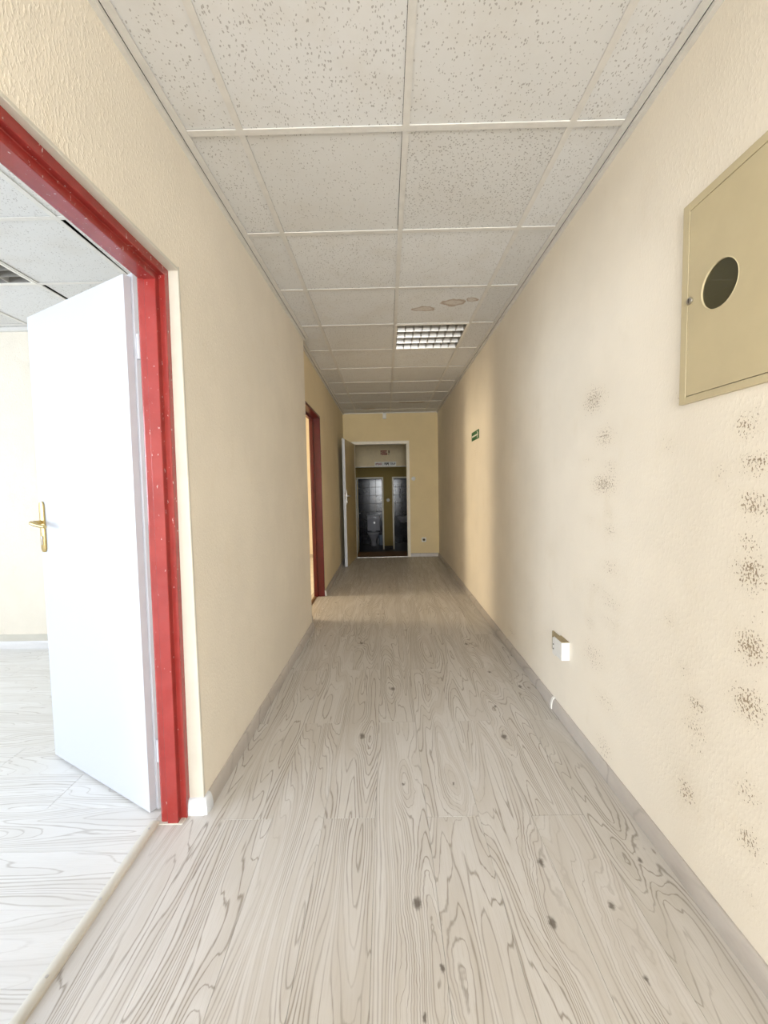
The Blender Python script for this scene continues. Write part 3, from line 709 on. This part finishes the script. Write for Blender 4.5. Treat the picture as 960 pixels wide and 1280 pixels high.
# ================================================================== SOCKETS AND SWITCHES
so = empty('wall_socket', (XR, 2.15, 0.30), 'white surface wall socket with dusty top, low on the right wall', 'socket')
MB().box(XR - 0.041, XR, 2.055, 2.150, 0.352, 0.447).build('socket_box', M_plastic, so, bevel=0.002)
MB().box(XR - 0.0405, XR, 2.053, 2.152, 0.4472, 0.449).build('dusty_lid', M_dust, so)
MB().box(XR - 0.010, XR, 2.151, 2.255, 0.335, 0.44).build('back_plate', M_dust, so, bevel=0.003)
fc = MB().box(XR - 0.036, XR, 2.1505, 2.185, 0.338, 0.43).build('outlet_face', M_plastic, so, bevel=0.004)
for z in (0.372, 0.396):
    MB().prism(circle(2.168, z, 0.0042, 10), PX, XR - 0.0375, XR - 0.0355).build('pin_hole', M_dark, fc)
rg = MB().loft([[(XR - 0.011, *p) for p in circle(2.225, 0.388, 0.021, 20)], [(XR - 0.0135, *p) for p in circle(2.225, 0.388, 0.018, 20)], [(XR - 0.010, *p) for p in circle(2.225, 0.388, 0.015, 20)]], cap=False)
rg.build('ring', M_dust, so, smooth=True)
s2 = empty('wall_socket', (0.655, YE, 0.26), 'small square socket low on the end wall', 'socket')
MB().box(0.615, 0.695, YE - 0.010, YE, 0.262, 0.342).build('socket_plate', M_plastic, s2, bevel=0.003)
rgs = MB().loft([[(x, YE - 0.0105, z) for x, z in circle(0.655, 0.302, 0.024, 20)], [(x, YE - 0.012, z) for x, z in circle(0.655, 0.302, 0.022, 20)], [(x, YE - 0.0105, z) for x, z in circle(0.655, 0.302, 0.020, 20)]])
rgs.build('well', M_dust, s2)
MB().prism(circle(0.648, 0.302, 0.004, 8), PY, YE - 0.0135, YE - 0.011).prism(circle(0.662, 0.302, 0.004, 8), PY, YE - 0.0135, YE - 0.011).build('pin_holes', M_dark, s2)
sw = empty('light_switch', (0.483, YE, 1.36), 'round white light switch beside the end doorway', 'switch')
MB().loft([[(x, YE - dy, z) for x, z in circle(0.483, 1.395, r, 24)] for r, dy in ((0.038, 0), (0.038, 0.008), (0.034, 0.018), (0.022, 0.022))]).build('switch_base', M_plastic, sw, smooth=True)
MB().box(0.476, 0.490, YE - 0.036, YE - 0.020, 1.388, 1.406).build('toggle', M_white, sw, bevel=0.003)
# detector over the end door
se = empty('motion_sensor', (-0.010, YE, 2.45), 'small white motion sensor under the ceiling above the end door', 'sensor')
MB().box(-0.042, 0.022, YE - 0.045, YE, 2.452, 2.552).build('sensor_body', M_plastic, se, bevel=0.008)
MB().prism([(-0.030, 0.0), (0.010, 0.0), (0.006, 0.05), (-0.026, 0.05)], lambda u, v, t: (u, t, 2.466 + v), YE - 0.052, YE - 0.044).build('lens', M_signwhite, se, bevel=0.002)
MB().box(-0.030, 0.010, YE - 0.04, YE, 2.548, 2.5565).build('bracket', M_dark, se)

# ================================================================== STAIR LOBBY BEYOND THE END DOOR
ZL = -0.50; YB = 11.4
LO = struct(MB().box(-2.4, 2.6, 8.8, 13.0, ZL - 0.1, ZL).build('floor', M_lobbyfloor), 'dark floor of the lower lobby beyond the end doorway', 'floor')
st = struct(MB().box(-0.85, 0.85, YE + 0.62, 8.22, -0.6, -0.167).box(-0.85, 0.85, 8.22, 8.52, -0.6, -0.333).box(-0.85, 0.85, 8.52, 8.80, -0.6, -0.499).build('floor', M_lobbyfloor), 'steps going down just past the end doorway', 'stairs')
struct(MB().box(-2.5, -0.9, YE + 0.2, YE + 0.3, ZL, 2.3).box(-0.92, -0.85, YE + .22, 9.0, ZL, 2.3).box(-2.5, -2.4, YE + .3, 13, ZL, 2.3).build('wall_left', M_olive), 'left wall of the stair lobby', 'wall')
struct(MB().box(0.85, 0.92, YE + .22, 9.0, ZL, 2.3).box(2.6, 2.7, YE + .3, 13, ZL, 2.3).box(1.1, 2.7, YE + .2, YE + .3, ZL, 2.3).build('wall_right', M_olive), 'right wall of the stair lobby', 'wall')
struct(MB().box(-2.5, 2.7, YE + .2, 13.0, 2.2, 2.3).build('ceiling', plain('lobby_ceiling', srgb(200, 190, 165), 0.9)), 'ceiling of the stair lobby', 'ceiling')
hd = struct(MB().box(-2.4, 2.6, 9.0, 9.2, 1.715, 2.25).build('trim_4', M_beam), 'cream bulkhead beam over the steps carrying two signs', 'beam')
MB().box(-2.4, 2.6, 8.99, 9.21, 1.695, 1.7152).build('beam_edge', M_trimcream, hd)
# lobby back wall with two washroom doorways
O1A, O1B, O2A, O2B, OT = -0.80, -0.115, 0.190, 0.90, 1.50
b = MB()
for (xa, xb, za, zb) in ((-2.4, O1A, ZL, 2.25), (O1A, O1B, OT, 2.25), (O1B, O2A, ZL, 2.25), (O2A, O2B, OT, 2.25), (O2B, 2.6, ZL, 2.25)):
    b.box(xa, xb, YB, YB + 0.10, za, zb)
lw = struct(b.build('wall_back', M_olive), 'olive lobby wall between two dark washroom doorways', 'wall')
MB().box(O1B + .03, O2A - .03, YB - 0.012, YB, ZL, ZL + 0.10).build('plinth', M_dark, lw)
pf = [(-0.012, -0.03), (-0.012, 0.012), (0.10, 0.012), (0.10, -0.002), (0, -0.03)]
struct(sweep_u(pf, lambda d, y, z: (y, YB + d, z + ZL if z == 0 else z), O1A, O1B, OT).build('trim_5', M_trimcream), 'pale frame of the left washroom doorway', 'door frame')
struct(sweep_u(pf, lambda d, y, z: (y, YB + d, z + ZL if z == 0 else z), O2A, O2B, OT).build('trim_6', M_trimcream), 'pale frame of the right washroom doorway', 'door frame')
d3 = empty('door_3', (O1A + 0.02, YB - 0.014, ZL), 'washroom door seen edge-on, left of the toilet', 'door', math.atan2(-0.70, 0.028), None, 'structure')
leaf(d3, 0.62, 1.93, M_tan, M_white)
handle_set(d3, 0.57, 0.0, 1.05, 1, M_steel, -1)
b5 = empty('light_switch', (0.045, YB, 0.85), 'round pale switch on the olive pier between the washroom doorways', 'switch')
MB().loft([[(x, YB - dy, z) for x, z in circle(0.042, 0.885, r, 20)] for r, dy in ((0.048, 0), (0.048, 0.02), (0.040, 0.035), (0.02, 0.04))]).build('switch_base', M_plastic, b5, smooth=True)
MB().box(0.034, 0.050, YB - 0.055, YB - 0.036, 0.876, 0.896).build('toggle', M_white, b5, bevel=0.003)
# washrooms
YT = 12.6
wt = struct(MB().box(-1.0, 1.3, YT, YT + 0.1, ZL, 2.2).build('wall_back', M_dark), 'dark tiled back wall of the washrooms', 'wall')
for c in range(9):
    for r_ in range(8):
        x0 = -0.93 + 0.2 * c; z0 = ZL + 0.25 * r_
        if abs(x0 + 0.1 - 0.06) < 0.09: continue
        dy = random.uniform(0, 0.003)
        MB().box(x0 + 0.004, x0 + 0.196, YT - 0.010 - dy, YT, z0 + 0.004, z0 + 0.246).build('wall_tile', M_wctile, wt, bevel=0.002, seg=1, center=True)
struct(MB().box(0.04, 0.12, YB + .1, YT, ZL, 2.2).build('wall_right', M_dark), 'partition between the two washrooms', 'wall')
struct(MB().box(-1.0, -0.93, YB + .1, YT, ZL, 2.2).build('wall_left', M_dark), 'outer wall of the left washroom', 'wall')
struct(MB().box(1.25, 1.3, YB + .1, YT, ZL, 2.2).build('wall_right', M_dark), 'outer wall of the right washroom', 'wall')
# toilet
def ell(cx, cy, rx, ry, z, k=20): return [(cx + rx * math.cos(2 * PI * i / k), cy + ry * math.sin(2 * PI * i / k), z) for i in range(k)]
tx = -0.41
to = empty('toilet', (tx, 12.3, ZL), 'white toilet with cistern in the dark left washroom', 'toilet')
MB().loft([ell(tx, 12.20, 0.085, 0.11, ZL), ell(tx, 12.20, 0.075, 0.10, ZL + 0.10), ell(tx, 12.17, 0.09, 0.13, ZL + 0.20), ell(tx, 12.12, 0.155, 0.20, ZL + 0.32), ell(tx, 12.10, 0.18, 0.235, ZL + 0.385)]).build('bowl', M_ceram, to, smooth=True)
MB().loft([ell(tx, 12.10, 0.185, 0.24, ZL + 0.386), ell(tx, 12.10, 0.188, 0.243, ZL + 0.40), ell(tx, 12.10, 0.18, 0.235, ZL + 0.412)]).build('seat', M_ceram, to, smooth=True)
lidm = MB().loft([ell(tx, 0, 0.18, 0.21, 0.0), ell(tx, 0, 0.182, 0.212, 0.008), ell(tx, 0, 0.17, 0.20, 0.016)])
lidm.map(lambda x, y, z: (x, 12.345 - z, ZL + 0.62 + y)).build('lid', M_ceram, to, smooth=True)
MB().box(tx - 0.19, tx + 0.19, 12.40, 12.57, ZL + 0.42, ZL + 0.88).build('cistern', M_ceram, to, bevel=0.02, smooth=True)
MB().box(tx - 0.20, tx + 0.20, 12.39, 12.585, ZL + 0.881, ZL + 0.91).build('cistern_lid', M_ceram, to, bevel=0.008, smooth=True)
MB().tube([(tx, 12.45, ZL + 0.91), (tx, 12.45, ZL + 0.925)], 0.018, 12).build('flush_button', M_steel, to)
bn = tag(MB().loft([ell(-0.16, 12.3, 0.085, 0.085, ZL), ell(-0.16, 12.3, 0.105, 0.105, ZL + 0.26), ell(-0.16, 12.3, 0.11, 0.11, ZL + 0.27)]).build('waste_bin', M_bin, smooth=True),
         'pale round waste bin on the floor right of the toilet', 'bin')
MB().loft([ell(-0.16, 12.3, 0.108, 0.108, ZL + 0.27), ell(-0.16, 12.3, 0.09, 0.09, ZL + 0.30)]).build('bin_lid', M_bin, bn, smooth=True)
pp = tag(MB().tube([(0.418, 12.57, 0.91), (0.418, 12.57, 1.19)], 0.018, 10).build('pipe', M_ceram, smooth=True), 'short pale vertical pipe on the tiles of the right washroom', 'pipe')
for z in (0.93, 1.17): MB().box(0.405, 0.431, 12.57, 12.595, z - 0.008, z + 0.008).build('bracket', M_steel, pp)
wb = empty('washbasin', (0.52, 12.4, 0.2), 'washbasin rim glinting in the dark right washroom', 'washbasin')
MB().loft([ell(0.52, 12.42, 0.10, 0.08, 0.17), ell(0.52, 12.40, 0.19, 0.14, 0.27), ell(0.52, 12.38, 0.23, 0.19, 0.34), ell(0.52, 12.38, 0.235, 0.195, 0.36), ell(0.52, 12.38, 0.20, 0.16, 0.358), ell(0.52, 12.38, 0.12, 0.10, 0.26)]).build('basin', M_ceram, wb, smooth=True)
MB().tube([(0.52, 12.545, 0.35), (0.52, 12.545, 0.45), (0.52, 12.50, 0.47), (0.52, 12.44, 0.45)], 0.012, 8).build('tap', M_steel, wb, smooth=True)

# signs on the bulkhead
DG = bpy.context.evaluated_depsgraph_get()
def text_mesh(s, x, y, z, size, mat, name, parent, bold=0.0, width=None):
    cu = bpy.data.curves.new('text', 'FONT'); cu.body = s; cu.size = size; cu.extrude = 0.0008; cu.offset = bold; cu.align_x = 'LEFT'
    tmp = bpy.data.objects.new('text_tmp', cu); COL.objects.link(tmp)
    bpy.context.view_layer.update()
    me = bpy.data.meshes.new_from_object(tmp.evaluated_get(bpy.context.evaluated_depsgraph_get()))
    bpy.data.objects.remove(tmp)
    w = max(v.co.x for v in me.vertices); k = (width / w) if width else 1.0
    for v in me.vertices:
        a, b_, c = v.co; v.co = (x + a * k, y - c, z + b_)
    base = Vector(parent['_org'])
    for v in me.vertices: v.co -= base
    me.name = name; me.materials.clear(); me.materials.append(mat)
    o = bpy.data.objects.new(name, me); COL.objects.link(o); o.parent = parent; o['_org'] = [0, 0, 0]
    return o
sg = empty('sign', (-0.01, 9.0, 1.71), 'long white sign strip with red and black words, on the bulkhead bottom edge', 'sign')
MB().box(-0.245, 0.225, 8.985, 9.0, 1.712, 1.806).build('sign_board', M_signwhite, sg, bevel=0.002)
text_mesh('OBCHOD', -0.228, 8.984, 1.738, 0.062, M_redtext, 'lettering', sg, 0.003, 0.140)
text_mesh('|', -0.070, 8.984, 1.738, 0.062, M_greytext, 'lettering', sg, 0.001)
text_mesh('BOBE', -0.032, 8.984, 1.736, 0.068, M_darktext, 'lettering', sg, 0.005, 0.098)
text_mesh('TERAP', 0.082, 8.984, 1.738, 0.062, M_greytext, 'lettering', sg, 0.002, 0.128)
s3 = empty('sign', (-0.01, 9.0, 1.94), 'small notice with two rows of dark red letters, above the long white strip', 'sign')
MB().box(-0.125, 0.100, 8.996, 9.0, 1.945, 2.075).build('sign_board', M_beam, s3)
text_mesh('POZOR', -0.112, 8.995, 2.010, 0.058, M_redtext, 'lettering', s3, 0.005, 0.15)
text_mesh('SCHOD', -0.112, 8.995, 1.957, 0.058, M_redtext, 'lettering', s3, 0.005, 0.15)
ab = MB().box(0.058, 0.084, 8.9935, 8.997, 1.99, 2.055).box(0.058, 0.072, 8.9935, 8.997, 1.955, 1.975).build('mark', plain('sign_brown', rgb(0.12, 0.06, 0.02), 0.6), s3)

for o in list(bpy.data.objects):
    if '_org' in o: del o['_org']
